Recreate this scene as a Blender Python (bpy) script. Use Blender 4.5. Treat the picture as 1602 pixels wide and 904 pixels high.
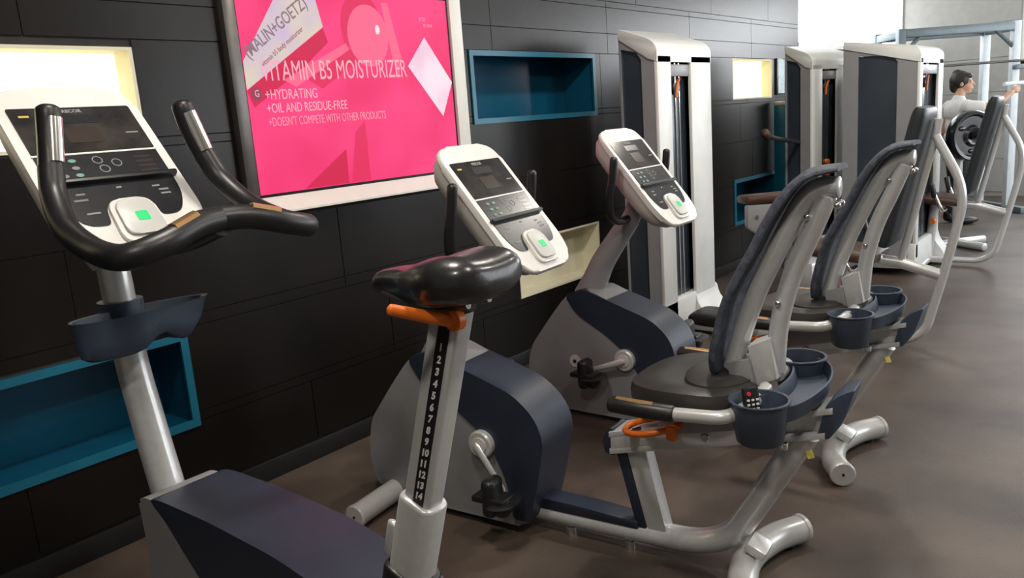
import bpy, bmesh, math, random
from mathutils import Vector, Matrix
random.seed(7)
for o in list(bpy.data.objects): bpy.data.objects.remove(o)
S = bpy.context.scene
COL = S.collection
PI = math.pi
# ------------------------------------------------------------------ camera
cam_d = bpy.data.cameras.new('camera'); cam = bpy.data.objects.new('camera', cam_d); COL.objects.link(cam)
cam_d.sensor_width = 36.0; cam_d.lens = 36.0*1260/1602; cam_d.clip_start = .05; cam_d.clip_end = 60
_r = Vector((.6224921, -.7792446, -.0726734)); _d = Vector((-.2040250, -.0719305, -.9763195)); _f = Vector((.7555643, .6225784, -.2037615))
cam.matrix_world = Matrix(((_r.x, -_d.x, -_f.x, 0), (_r.y, -_d.y, -_f.y, 0), (_r.z, -_d.z, -_f.z, 1.40), (0, 0, 0, 1)))
S.camera = cam
# ------------------------------------------------------------------ world and exposure
w = bpy.data.worlds.new('world'); S.world = w; w.use_nodes = True
w.node_tree.nodes['Background'].inputs[0].default_value = (.85, .92, 1, 1)
w.node_tree.nodes['Background'].inputs[1].default_value = .4
S.view_settings.view_transform = 'Standard'; S.view_settings.look = 'None'
S.view_settings.exposure = -0.38; S.view_settings.gamma = 1.0; S.view_settings.use_curve_mapping = False
# daylight entering through the windows of the right-hand wall (wall_right is built below)
def area(name, loc, rot, sx, sy, power, col):
    l = bpy.data.lights.new(name, 'AREA'); l.shape = 'RECTANGLE'; l.size = sx; l.size_y = sy; l.energy = power; l.color = col
    o = bpy.data.objects.new(name, l); COL.objects.link(o); o.location = loc; o.rotation_euler = rot
    return o
WIN_R = [(5.0, 7.0), (7.4, 9.4), (9.8, 11.8)]          # window spans in wall_right
for a, b in WIN_R:
    area('window_daylight', ((a+b)/2, -3.42, 1.75), (PI/2, 0, 0), b-a, 1.9, 70, (.92, .96, 1))
WIN_F = (-2.5, 1.50, 1.62, 2.90)                        # window opening in wall_far (y0, y1, z0, z1)
area('far_window_daylight', (11.95, -.5, 2.26), (PI/2, 0, PI/2), 3.9, 1.2, 130, (.94, .97, 1))
LAMPS = [(1.0, 1.3), (3.3, 1.3), (5.6, 1.3), (-.5, .2), (1.3, -.4), (3.6, -.5)]   # round ceiling lamps
LAMP_W = 36
# ------------------------------------------------------------------ materials
def mat(name, col, rough=.5, metal=0., var=.12, scale=12., bump=0., bscale=80., coat=0., emit=None, estr=0., spec=.5, col2=None, det=4.):
    m = bpy.data.materials.new(name); m.use_nodes = True
    nt = m.node_tree; b = nt.nodes['Principled BSDF']
    tc = nt.nodes.new('ShaderNodeTexCoord'); n = nt.nodes.new('ShaderNodeTexNoise'); n.inputs['Scale'].default_value = scale; n.inputs['Detail'].default_value = det
    nt.links.new(tc.outputs['Object'], n.inputs['Vector'])
    r = nt.nodes.new('ShaderNodeValToRGB'); r.color_ramp.elements[0].position = .3; r.color_ramp.elements[1].position = .7
    c1 = [c*(1-var) for c in col]; c2 = list(col2) if col2 else [min(1, c*(1+var)) for c in col]
    r.color_ramp.elements[0].color = (*c1, 1); r.color_ramp.elements[1].color = (*c2, 1)
    nt.links.new(n.outputs['Fac'], r.inputs['Fac']); nt.links.new(r.outputs['Color'], b.inputs['Base Color'])
    b.inputs['Roughness'].default_value = rough; b.inputs['Metallic'].default_value = metal
    b.inputs['Coat Weight'].default_value = coat; b.inputs['Specular IOR Level'].default_value = spec
    if bump:
        n2 = nt.nodes.new('ShaderNodeTexNoise'); n2.inputs['Scale'].default_value = bscale; n2.inputs['Detail'].default_value = 3
        nt.links.new(tc.outputs['Object'], n2.inputs['Vector'])
        bp = nt.nodes.new('ShaderNodeBump'); bp.inputs['Strength'].default_value = bump; bp.inputs['Distance'].default_value = .004
        nt.links.new(n2.outputs['Fac'], bp.inputs['Height']); nt.links.new(bp.outputs['Normal'], b.inputs['Normal'])
    if emit:
        b.inputs['Emission Color'].default_value = (*emit, 1); b.inputs['Emission Strength'].default_value = estr
    return m
M = {}
M['tile'] = mat('dark_tile', (.0085, .0068, .0060), .30, var=.35, scale=2.2, bump=.10, bscale=30, spec=.26)
M['grout'] = mat('grout', (.035, .032, .03), .9)
M['floor'] = mat('rubber_floor', (.060, .041, .030), .52, var=.45, scale=2.0, bump=.25, bscale=160, col2=(.112, .084, .066), det=10)
M['plaster'] = mat('grey_plaster', (.33, .322, .30), .85, var=.05, bump=.1)
M['ceil'] = mat('ceiling_paint', (.62, .61, .58), .9, var=.04)
M['teal'] = mat('teal_lacquer', (.004, .080, .150), .25, var=.12, scale=3)
M['tealedge'] = mat('teal_edge', (.008, .135, .215), .35, var=.1, scale=5)
M['cream'] = mat('cream_paint', (.78, .74, .56), .5, var=.04)
M['litback'] = mat('lit_panel', (.9, .85, .7), .6, var=.03, emit=(1, .88, .58), estr=2.2)
M['litback2'] = mat('lit_panel_far', (.9, .8, .6), .6, var=.03, emit=(1, .82, .48), estr=2.2)
M['white'] = mat('white_frame', (.8, .79, .74), .45, var=.03)
M['steel'] = mat('brushed_steel', (.12, .11, .105), .35, metal=.6, var=.1, scale=20)
M['silver'] = mat('silver_paint', (.60, .61, .61), .26, metal=.30, var=.05, scale=60, bump=.04, bscale=400, coat=.35)
M['silverlt'] = mat('light_silver_paint', (.55, .555, .545), .3, metal=.25, var=.04, scale=60, coat=.1)
M['shroud'] = mat('grey_shroud_plastic', (.25, .247, .255), .42, var=.06, scale=6, bump=.06, bscale=300)
M['navy'] = mat('navy_plastic', (.019, .026, .045), .42, var=.12, scale=8, bump=.08, bscale=300)
M['navylt'] = mat('slate_plastic', (.042, .058, .088), .45, var=.1, scale=8, bump=.08, bscale=300)
M['console'] = mat('white_console_plastic', (.74, .72, .68), .4, var=.03, scale=10, bump=.04, bscale=300)
M['consoleback'] = mat('console_shell_grey', (.52, .50, .47), .45, var=.05, bump=.05, bscale=300)
M['glass'] = mat('dark_display', (.022, .022, .024), .12, var=.3, scale=14, col2=(.05, .045, .042))
M['panel'] = mat('black_key_panel', (.018, .019, .022), .25, var=.2)
M['lcd'] = mat('lcd_window', (.045, .035, .03), .2, var=.1)
M['print'] = mat('pale_print', (.22, .225, .22), .6)
M['printg'] = mat('green_print', (.16, .34, .26), .6)
M['printy'] = mat('amber_print', (.55, .42, .06), .6)
M['puck'] = mat('pale_puck', (.55, .55, .52), .4, var=.04)
M['led'] = mat('green_led', (.01, .25, .08), .4, emit=(.02, .9, .24), estr=.75)
M['black'] = mat('black_rubber', (.012, .012, .013), .38, var=.2, scale=40, bump=.06, bscale=300)
M['vinyl'] = mat('black_vinyl', (.018, .018, .018), .3, var=.2, scale=20, bump=.08, bscale=120, coat=.15)
M['seatpad'] = mat('dark_seat_foam', (.034, .032, .030), .38, var=.15, scale=15, bump=.08, bscale=200)
M['mesh'] = mat('blue_grey_mesh', (.028, .036, .056), .7, var=.35, scale=45, bump=.4, bscale=200, col2=(.075, .09, .12))
M['padgrey'] = mat('slate_vinyl_pad', (.018, .024, .028), .45, var=.1, bump=.05)
M['brown'] = mat('brown_vinyl', (.060, .027, .017), .45, var=.15, bump=.05)
M['orange'] = mat('orange_plastic', (.80, .17, .012), .4, var=.08)
M['strip'] = mat('steel_contact', (.85, .84, .80), .16, metal=.9, var=.04)
M['copper'] = mat('brass_contact', (.85, .52, .25), .25, metal=.85, var=.04)
M['chrome'] = mat('chrome', (.75, .75, .74), .15, metal=1., var=.03)
M['number'] = mat('number_print', (.75, .75, .72), .6, var=.03)
M['red'] = mat('red_button', (.75, .03, .08), .5)
M['yellow'] = mat('yellow_sticker', (.75, .6, .08), .6)
M['towerw'] = mat('tower_white', (.74, .75, .73), .4, var=.03, scale=9)
M['towers'] = mat('tower_side_grey', (.27, .275, .285), .45, var=.05)
M['smoke'] = mat('smoked_panel', (.035, .045, .06), .25, var=.15, scale=4)
M['rackb'] = mat('rack_blue_grey', (.16, .20, .22), .4, metal=.2, var=.08)
M['rackw'] = mat('rack_white', (.70, .76, .80), .35, var=.05)
M['skin'] = mat('skin', (.62, .36, .24), .5, var=.08, scale=8)
M['hair'] = mat('dark_hair', (.022, .015, .012), .55, var=.3, scale=60, bump=.4, bscale=120)
M['shirt'] = mat('white_shirt', (.72, .70, .68), .8, var=.05, bump=.15, bscale=40)
M['trousers'] = mat('dark_trousers', (.03, .03, .035), .8, var=.15)
M['winglow'] = mat('daylit_glass', (.9, .95, 1), .3, emit=(.95, .98, 1), estr=5.)
M['winglow3'] = mat('daylit_glass_far', (.9, .95, 1), .3, emit=(.94, .97, 1), estr=4.)
M['winglow2'] = mat('daylit_glass_side', (.9, .95, 1), .3, emit=(.92, .96, 1), estr=2.2)
M['lampglow'] = mat('lamp_diffuser', (1, .95, .85), .4, emit=(1, .93, .84), estr=4.)
M['poster'] = mat('pale_poster', (.55, .68, .72), .5, var=.2, scale=30)

# ------------------------------------------------------------------ mesh helpers
def finish(bm, angle=40):
    bmesh.ops.recalc_face_normals(bm, faces=bm.faces)
    me = bpy.data.meshes.new('m'); bm.to_mesh(me); bm.free()
    for p in me.polygons: p.use_smooth = True
    me.set_sharp_from_angle(angle=math.radians(angle))
    return me
def obj(name, bm, m, parent=None, label=None, angle=40):
    me = bm if isinstance(bm, bpy.types.Mesh) else finish(bm, angle)
    me.name = name
    o = bpy.data.objects.new(name, me); COL.objects.link(o)
    if m is not None and not me.materials: me.materials.append(M[m] if isinstance(m, str) else m)
    if parent: o.parent = parent
    if label: o['label'] = label
    return o
def thing(name, label, cat, loc=(0, 0, 0), rz=0, group=None):
    o = bpy.data.objects.new(name, None); COL.objects.link(o); o.location = loc; o.rotation_euler = (0, 0, rz); o.empty_display_size = .1
    return tag(o, label, cat, group)
def tag(o, label, cat, group=None):
    o['label'] = label; o['category'] = cat
    if group: o['group'] = group
    return o
def struct(o, label=None):
    o['kind'] = 'structure'
    if label: o['label'] = label
    return o
def NB(): return bmesh.new()
def box(bm, c, s, rot=None, bev=0., seg=2):
    r = bmesh.ops.create_cube(bm, size=1.0); vs = r['verts']
    for v in vs: v.co = Vector((v.co.x*s[0], v.co.y*s[1], v.co.z*s[2]))
    if bev:
        es = list({e for v in vs for e in v.link_edges})
        rr = bmesh.ops.bevel(bm, geom=es, offset=bev, segments=seg, affect='EDGES', profile=.5)
        vs = list({v for f in rr['faces'] for v in f.verts} | {v for v in vs if v.is_valid})
    mt = Matrix.Translation(Vector(c)) @ (rot.to_4x4() if rot else Matrix.Identity(4))
    for v in vs: v.co = mt @ v.co
    return bm
def bx(lo, hi, bev=0.): 
    bm = NB(); box(bm, [(a+b)/2 for a, b in zip(lo, hi)], [b-a for a, b in zip(lo, hi)], bev=bev); return bm
def smooth(pts, n=6):
    P = [Vector(p) for p in pts]
    if len(P) < 3: return P
    out = []
    for i in range(len(P)-1):
        p0 = P[i-1] if i > 0 else P[0]*2-P[1]; p1 = P[i]; p2 = P[i+1]; p3 = P[i+2] if i+2 < len(P) else P[-1]*2-P[-2]
        for k in range(n):
            t = k/n
            out.append(.5*((2*p1)+(p2-p0)*t+(2*p0-5*p1+4*p2-p3)*t*t+(3*p1-p0-3*p2+p3)*t**3))
    out.append(P[-1]); return out
def fillet(pts, r, n=5):
    P = [Vector(p) for p in pts]; out = [P[0]]
    for i in range(1, len(P)-1):
        a = (P[i-1]-P[i]); b = (P[i+1]-P[i]); rr = min(r, a.length*.49, b.length*.49)
        A = P[i]+a.normalized()*rr; B = P[i]+b.normalized()*rr
        for k in range(n+1):
            t = k/n; out.append((1-t)**2*A+2*t*(1-t)*P[i]+t*t*B)
    out.append(P[-1]); return out
def tube(bm, pts, r, seg=12, ell=None, up=None, rend=0.):
    """sweep; r scalar or list; ell=(a,b) factors for the two section axes; up fixes the section's second axis; rend rounds the ends"""
    P = [Vector(p) for p in pts]; n = len(P)
    R = r if isinstance(r, (list, tuple)) else [r]*n
    if len(R) != n: R = [R[0]+(R[-1]-R[0])*i/(n-1) for i in range(n)] if len(R) == 2 else [R[min(len(R)-1, int(i*len(R)/n))] for i in range(n)]
    T = []
    for i in range(n):
        t = (P[min(i+1, n-1)]-P[max(i-1, 0)]); T.append(t.normalized() if t.length > 1e-9 else Vector((0, 0, 1)))
    nrm = Vector(up) if up else (Vector((0, 0, 1)) if abs(T[0].z) < .9 else Vector((1, 0, 0)))
    rings = []; a, b = ell or (1, 1)
    def ring(c, t, N, rad):
        B = t.cross(N).normalized(); N2 = B.cross(t).normalized()
        return [bm.verts.new(c+B*(math.cos(2*PI*k/seg)*rad*a)+N2*(math.sin(2*PI*k/seg)*rad*b)) for k in range(seg)], N2
    N = nrm
    for i in range(n):
        if up: N = Vector(up)
        N = (N-T[i]*N.dot(T[i]))
        if N.length < 1e-6: N = T[i].orthogonal()
        N.normalize()
        if i == 0 and rend:
            for q in (1, .8, .45): rings.append(ring(P[0]-T[0]*rend*q, T[0], N, R[0]*max(.05, math.sqrt(max(0, 1-q*q))))[0])
        rg, N = ring(P[i], T[i], N, R[i]); rings.append(rg)
        if i == n-1 and rend:
            for q in (.45, .8, 1): rings.append(ring(P[-1]+T[-1]*rend*q, T[-1], N, R[-1]*max(.05, math.sqrt(max(0, 1-q*q))))[0])
    for x, y in zip(rings, rings[1:]):
        for k in range(seg): bm.faces.new((x[k], x[(k+1) % seg], y[(k+1) % seg], y[k]))
    bm.faces.new(rings[0][::-1]); bm.faces.new(rings[-1])
    return bm
def cyl(bm, c, axis, r, h, seg=20, r2=None, bev=0.):
    a = Vector(axis).normalized(); c = Vector(c); r2 = r if r2 is None else r2
    pts = [c-a*h/2, c+a*h/2]; rr = [r, r2]
    if bev:
        pts = [c-a*h/2, c-a*(h/2-bev), c+a*(h/2-bev), c+a*h/2]; rr = [r-bev, r, r2, r2-bev]
    return tube(bm, pts, rr, seg, up=a.orthogonal())
def prism(bm, poly, w, bev=0., seg=3, axis='x', off=0.):
    """poly of (s,z) -> extrude along local x from -w to w (+off); bevelled rims"""
    def V(p, x): return Vector((x, p[0], p[1])) if axis == 'x' else (Vector((p[0], x, p[1])) if axis == 'y' else Vector((p[0], p[1], x)))
    A = [bm.verts.new(V(p, off-w)) for p in poly]; B = [bm.verts.new(V(p, off+w)) for p in poly]; n = len(poly)
    fa = bm.faces.new(A); fb = bm.faces.new(B[::-1])
    for i in range(n): bm.faces.new((A[i], B[i], B[(i+1) % n], A[(i+1) % n]))
    if bev:
        es = list(fa.edges)+list(fb.edges)
        bmesh.ops.bevel(bm, geom=es, offset=bev, segments=seg, affect='EDGES', profile=.5, clamp_overlap=True)
    return bm
def rpoly(pts, r, n=4):
    """round the corners of a closed polygon"""
    P = [Vector((p[0], p[1])) for p in pts]; out = []; m = len(P)
    R = r if isinstance(r, (list, tuple)) else [r]*m
    for i in range(m):
        a = P[i-1]-P[i]; b = P[(i+1) % m]-P[i]; rr = min(R[i], a.length*.49, b.length*.49)
        if rr < 1e-5: out.append((P[i].x, P[i].y)); continue
        A = P[i]+a.normalized()*rr; B = P[i]+b.normalized()*rr
        for k in range(n+1):
            t = k/n; q = (1-t)**2*A+2*t*(1-t)*P[i]+t*t*B; out.append((q.x, q.y))
    return out
def loft(bm, rings, cap0=True, cap1=True):
    R = [[bm.verts.new(Vector(p)) for p in r] for r in rings]; n = len(R[0])
    for x, y in zip(R, R[1:]):
        for k in range(n): bm.faces.new((x[k], x[(k+1) % n], y[(k+1) % n], y[k]))
    if cap0: bm.faces.new(R[0][::-1])
    if cap1: bm.faces.new(R[-1])
    return bm
def xform(bm, mt):
    for v in bm.verts: v.co = mt @ v.co
    return bm
def ball(bm, c, r, sc=(1, 1, 1), u=14, v=10, rot=None):
    res = bmesh.ops.create_uvsphere(bm, u_segments=u, v_segments=v, radius=r)
    for q in res['verts']:
        p = Vector((q.co.x*sc[0], q.co.y*sc[1], q.co.z*sc[2])); q.co = (rot @ p if rot else p)+Vector(c)
    return bm
def text_mesh(s, size, align='LEFT', spacing=1.0, xs=1.0, bold=0.):
    cu = bpy.data.curves.new('t', 'FONT'); cu.body = s; cu.size = size; cu.align_x = align; cu.align_y = 'CENTER'; cu.space_character = spacing
    cu.offset = bold; cu.extrude = .0004; cu.resolution_u = 3
    o = bpy.data.objects.new('t', cu); COL.objects.link(o)
    bpy.context.view_layer.update()
    dg = bpy.context.evaluated_depsgraph_get(); me = bpy.data.meshes.new_from_object(o.evaluated_get(dg))
    bpy.data.objects.remove(o); bpy.data.curves.remove(cu)
    me.materials.clear()
    for v in me.vertices: v.co.x *= xs
    return me

# ------------------------------------------------------------------ the room
W = 2.848; XE = 12.0; XB = -2.6; YR = -3.5; ZC = 3.0
def slab(name, lo, hi, m): return struct(obj(name, bx(lo, hi), m))
slab('floor', (XB-.2, YR-.2, -.1), (XE+.2, W+.5, 0), 'floor')
slab('ceiling', (XB-.2, YR-.2, ZC), (XE+.2, W+.5, ZC+.1), 'ceil')
slab('wall_back', (XB-.2, YR-.2, 0), (XB, W+.5, ZC), 'plaster')
# far wall with horizontal panels
fy0, fy1, fz0, fz1 = WIN_F
bm = NB()
for lo, hi in (((YR-.2, 0), (fy0, ZC)), ((fy1, 0), (W+.5, ZC)), ((fy0, 0), (fy1, fz0)), ((fy0, fz1), (fy1, ZC))):
    box(bm, (XE+.1, (lo[0]+hi[0])/2, (lo[1]+hi[1])/2), (.2, hi[0]-lo[0], hi[1]-lo[1]))
wf = struct(obj('wall_far', bm, 'plaster'))
for i in range(7):
    z0 = .06+i*.42; z1 = min(z0+.412, ZC)
    obj('panel', bx((XE-.014, fy1+.02, z0), (XE, W-.02, z1)), 'plaster', wf); obj('panel', bx((XE-.014, YR, z0), (XE, fy0-.02, z1)), 'plaster', wf)
fr = NB()
for y in (fy0+.03, fy0+1.35, fy0+2.68, fy1-.03): box(fr, (XE+.05, y, (fz0+fz1)/2), (.08, .06, fz1-fz0))
for z in (fz0+.03, fz1-.03): box(fr, (XE+.05, (fy0+fy1)/2, z), (.08, fy1-fy0, .06))
f5 = struct(obj('window_5', fr, 'white'))
for y0_, y1_ in ((fy0+.06, fy0+1.32), (fy0+1.38, fy0+2.65), (fy0+2.71, fy1-.06)): obj('pane', bx((XE+.05, y0_, fz0+.06), (XE+.06, y1_, fz1-.06)), 'winglow3', f5)
# right wall: piers, sill and head around the three windows
xs = [XB]+[v for ab in WIN_R for v in ab]+[XE]
bm = NB()
for i in range(0, len(xs), 2): box(bm, ((xs[i]+xs[i+1])/2, YR-.1, ZC/2), (xs[i+1]-xs[i], .2, ZC))
for a, b in WIN_R:
    box(bm, ((a+b)/2, YR-.1, .38), (b-a, .2, .76)); box(bm, ((a+b)/2, YR-.1, 2.86), (b-a, .2, .28))
struct(obj('wall_right', bm, 'plaster'))
for i, (a, b) in enumerate(WIN_R):
    fr = NB()
    for x in (a+.03, (a+b)/2, b-.03): box(fr, (x, YR-.06, 1.74), (.06, .07, 1.96))
    for z in (.79, 2.69): box(fr, ((a+b)/2, YR-.06, z), (b-a, .07, .06))
    f = struct(obj('window_%d' % (i+2), fr, 'white'))
    for x0, x1 in ((a+.06, (a+b)/2-.03), ((a+b)/2+.03, b-.06)): obj('pane', bx((x0, YR-.1, .82), (x1, YR-.09, 2.66)), 'winglow2', f)

# left wall: openings for niches, television and the daylit window
NI = {  # x0, x1, z0, z1
 'lit_a': (.28, 1.470, 1.410, 1.748), 'teal_low': (.30, 1.500, .338, .712), 'tv': (1.828, 3.172, 1.105, 2.06),
 'teal_up': (3.242, 4.430, 1.395, 1.773), 'cream': (3.536, 4.392, .392, .724), 'lit_b': (6.520, 7.373, 1.436, 1.772), 'teal_far': (6.510, 7.430, .38, .772),
 'win': (8.05, XE, 1.90, 2.80)}
xs = sorted({XB, XE}|{v for n in NI.values() for v in n[:2]}); zs = sorted({0., ZC}|{v for n in NI.values() for v in n[2:]})
bm = NB()
for i in range(len(xs)-1):
    for j in range(len(zs)-1):
        cx, cz = (xs[i]+xs[i+1])/2, (zs[j]+zs[j+1])/2
        if any(n[0] < cx < n[1] and n[2] < cz < n[3] for n in NI.values()): continue
        box(bm, (cx, W+.158, cz), (xs[i+1]-xs[i], .30, zs[j+1]-zs[j]))
wl = struct(obj('wall_left', bm, 'grout'))
# tiles, one object each
rows = [(.09, .355), (.355, .725), (.725, 1.085), (1.085, 1.403), (1.403, 1.775), (1.775, 2.098), (2.098, 2.46), (2.46, 2.82), (2.82, 3.0)]
starts = [-2.6, -2.1, -2.35, -2.6, -2.45, -2.35, -1.97, -2.3, -2.6]
J = .0022
def add_tile(x0, x1, z0, z1):
    if x1-x0 < .02 or z1-z0 < .02: return
    obj('tile', bx((x0+J, W-.0005*random.random(), z0+J), (x1-J, W+.011, z1-J)), 'tile', wl)
for (z0, z1), st in zip(rows, starts):
    brk = [XB]; x = st
    while x < XE:
        if x > XB+.1: brk.append(x)
        x += 1.158
    brk.append(XE)
    # split rows by the openings that touch them
    zz = sorted({z0, z1}|{v for n in NI.values() for v in n[2:] if z0+.03 < v < z1-.03})
    for a, b in zip(zz, zz[1:]):
        cz = (a+b)/2
        for p, q in zip(brk, brk[1:]):
            segs = [(p, q)]
            for n in NI.values():
                if n[2] < cz < n[3]:
                    ns = []
                    for s0, s1 in segs:
                        if n[1] <= s0 or n[0] >= s1: ns.append((s0, s1)); continue
                        if n[0] > s0: ns.append((s0, n[0]))
                        if n[1] < s1: ns.append((n[1], s1))
                    segs = ns
            for s0, s1 in segs: add_tile(s0, s1, a, b)
struct(obj('baseboard_left', bx((XB, W-.012, 0), (XE, W+.01, .085), .003), 'black'))

# ------------------------------------------------------------------ wall niches
def niche(key, name, label, cat, m_in, m_edge, depth=.26, edge=.03, back=None, group=None, div=None):
    x0, x1, z0, z1 = NI[key]
    t = thing(name, label, cat, ((x0+x1)/2, W, z0), group=group); ox, oz = (x0+x1)/2, z0
    hw, h = (x1-x0)/2, z1-z0
    th = .012
    def part(nm, lo, hi, m): return obj(nm, bx(lo, hi), m, t)
    part('back_panel', (-hw, depth-th, 0), (hw, depth, h), back or m_in)
    part('side_panel', (-hw, 0, 0), (-hw+th, depth-th, h), m_in); part('side_panel', (hw-th, 0, 0), (hw, depth-th, h), m_in)
    part('shelf_panel', (-hw+th, 0, 0), (hw-th, depth-th, th), m_in); part('top_panel', (-hw+th, 0, h-th), (hw-th, depth-th, h), m_in)
    f = NB(); e = edge
    if e:
        box(f, (0, -.003, e/2), (2*hw, .012, e)); box(f, (0, -.003, h-e/2), (2*hw, .012, e))
        box(f, (-hw+e/2, -.003, h/2), (e, .012, h-2*e)); box(f, (hw-e/2, -.003, h/2), (e, .012, h-2*e))
        obj('frame', f, m_edge, t)
    return t
niche('lit_a', 'light_box', 'glowing cream light box niche behind the nearest bike console, left of the pink screen', 'light box', 'cream', 'white', .12, 0, 'litback')
niche('teal_low', 'wall_niche', 'large teal open niche low in the wall behind the nearest bike column', 'niche', 'teal', 'tealedge', .26, .03)
niche('teal_up', 'wall_niche', 'teal open niche high in the wall right of the pink screen', 'niche', 'teal', 'tealedge', .24, .028)
niche('cream', 'wall_niche', 'cream open niche low in the wall behind the saddle and recumbent bikes', 'niche', 'cream', 'cream', .14, 0)
niche('lit_b', 'light_box', 'glowing amber light box niche between the two white weight towers', 'light box', 'cream', 'white', .10, 0, 'litback2')
niche('teal_far', 'wall_niche', 'small dark teal niche low in the wall below the amber light box', 'niche', 'teal', 'tealedge', .24, .03)
# daylit high window at the end of the left wall
x0, x1, z0, z1 = NI['win']
f = NB()
for x in (x0+.02, x1-.02): box(f, (x, W+.05, (z0+z1)/2), (.04, .08, z1-z0))
for z in (z0+.02, z1-.02): box(f, ((x0+x1)/2, W+.05, z), (x1-x0, .08, .04))
wo = struct(obj('window_1', f, 'white'))
for i in range(3):
    a = x0+.04+(x1-x0-.08)*i/3; b = x0+.04+(x1-x0-.08)*(i+1)/3
    obj('pane', bx((a+.01, W+.05, z0+.04), (b-.01, W+.06, z1-.04)), 'winglow', wo)
# framed notice beside the amber light box
t = thing('wall_notice', 'narrow pale blue framed notice just right of the amber light box', 'notice', (7.55, W, 1.456))
obj('frame', bx((-.09, -.02, 0), (.09, 0, .325), .003), 'steel', t); obj('sheet', bx((-.075, -.023, .015), (.075, -.02, .31)), 'poster', t)

# ------------------------------------------------------------------ television
t = thing('television', 'large wall television showing a pink skincare advertisement in a white frame', 'television', (2.5, W, 1.105))
TVO = Vector((2.5, W, 1.105))
def tvb(lo, hi, bev=.002): return bx([a-b for a, b in zip(lo, TVO)], [a-b for a, b in zip(hi, TVO)], bev)
X0, X1, Z0, Z1 = 1.828, 3.172, 1.105, 2.06
sx0, sx1, sz0, sz1 = 1.893, 3.078, 1.180, 2.000
bm = NB(); prism(bm, [(W-.085, Z0), (W-.085, Z0+.008), (W-.02, sz0-.012), (W+.02, sz0-.012), (W+.02, Z0)], (X1-X0)/2, 0, 2, 'x', (X0+X1)/2); xform(bm, Matrix.Translation(-TVO)); obj('frame_bottom', bm, 'white', t, 'white sloping lower frame bar')
obj('frame_right', tvb((sx1+.012, W-.035, sz0-.012), (X1, W+.02, Z1)), 'white', t)
obj('frame_top', tvb((X0, W-.035, sz1+.012), (sx1+.012, W+.02, Z1)), 'white', t)
obj('frame_left', tvb((X0, W-.035, sz0-.012), (sx0-.012, W+.02, sz1+.012)), 'steel', t, 'dull metal left frame bar')
obj('bezel', tvb((sx0-.012, W-.02, sz0-.012), (sx1+.012, W+.03, sz1+.012)), 'black', t)
def emat(name, c, s=1., grad=None):
    m = bpy.data.materials.new(name); m.use_nodes = True; nt = m.node_tree; b = nt.nodes['Principled BSDF']
    b.inputs['Base Color'].default_value = (.01, .01, .01, 1); b.inputs['Roughness'].default_value = .5; b.inputs['Specular IOR Level'].default_value = .15
    b.inputs['Emission Strength'].default_value = s*1.32; b.inputs['Emission Color'].default_value = (*c, 1)
    if grad:   # printed tonal picture content
        tc = nt.nodes.new('ShaderNodeTexCoord'); n = nt.nodes.new('ShaderNodeTexNoise'); n.inputs['Scale'].default_value = grad[1]; n.inputs['Detail'].default_value = 1.5
        r = nt.nodes.new('ShaderNodeValToRGB'); r.color_ramp.elements[0].position = .35; r.color_ramp.elements[1].position = .65
        r.color_ramp.elements[0].color = (*c, 1); r.color_ramp.elements[1].color = (*grad[0], 1)
        nt.links.new(tc.outputs['Object'], n.inputs['Vector']); nt.links.new(n.outputs['Fac'], r.inputs['Fac']); nt.links.new(r.outputs['Color'], b.inputs['Emission Color'])
    return m
TVM = {'bg': emat('tv_pink', (.88, .030, .155), 1., ((1., .055, .23), 3.)), 'dk': emat('tv_deep_pink', (.66, .012, .075)), 'dk2': emat('tv_mid_pink', (.78, .022, .11)), 'lt': emat('tv_light_pink', (.95, .14, .27)),
       'tube': emat('tv_tube', (.62, .48, .66), 1., ((.72, .62, .50), 6.)), 'card': emat('tv_card', (.90, .58, .72), 1., ((.96, .78, .86), 5.)), 'txt': emat('tv_text', (.95, .42, .50)), 'ink': emat('tv_ink', (.26, .18, .20)),
       'hi': emat('tv_highlight', (1, .75, .8)), 'txt2': emat('tv_small_text', (.95, .30, .40)), 'badge': emat('tv_badge', (.30, .05, .10))}
K = .9595
def tp(x, z, lay): return Vector((x*K, W-.0215-lay*.0006, 1.4+(z-1.4)*K))-TVO
scr = obj('screen', tvb((sx0, W-.0212, sz0), (sx1, W-.018, sz1), 0), TVM['bg'], t)
def shape(nm, pts, m, lay):
    # clip to screen
    bm = NB(); q = []
    P = [(min(max(x*K, sx0+.001), sx1-.001), min(max(1.4+(z-1.4)*K, sz0+.001), sz1-.001)) for x, z in pts]
    vs = [bm.verts.new(Vector((x, W-.0215-lay*.0006, z))-TVO) for x, z in P]; bm.faces.new(vs)
    r = bmesh.ops.extrude_face_region(bm, geom=list(bm.faces)); 
    for v in r['geom']:
        if isinstance(v, bmesh.types.BMVert): v.co.y += .0004
    return obj(nm, bm, TVM[m], scr)
def disc(cx, cz, rx, rz, n=28, rot=0): return [(cx+rx*math.cos(2*PI*i/n)*math.cos(rot)-rz*math.sin(2*PI*i/n)*math.sin(rot), cz+rx*math.cos(2*PI*i/n)*math.sin(rot)+rz*math.sin(2*PI*i/n)*math.cos(rot)) for i in range(n)]
shape('picture_shade', [(1.965, 1.60), (2.40, 1.86), (2.42, 1.80), (2.27, 1.69), (2.0, 1.53)], 'dk', 1)
shape('picture_shade', [(2.25, 1.66), (2.53, 1.81), (2.62, 1.74), (2.36, 1.60)], 'dk2', 1)
shape('picture_ray', [(2.16, 1.64), (2.52, 1.80), (2.545, 1.775), (2.22, 1.61)], 'lt', 2)
shape('picture_shade', [(2.204, 1.175), (2.455, 1.33), (2.45, 1.175)], 'dk', 1)
shape('picture_shade', [(2.47, 1.175), (2.52, 1.40), (2.585, 1.45), (2.585, 1.175)], 'dk2', 1)
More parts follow.
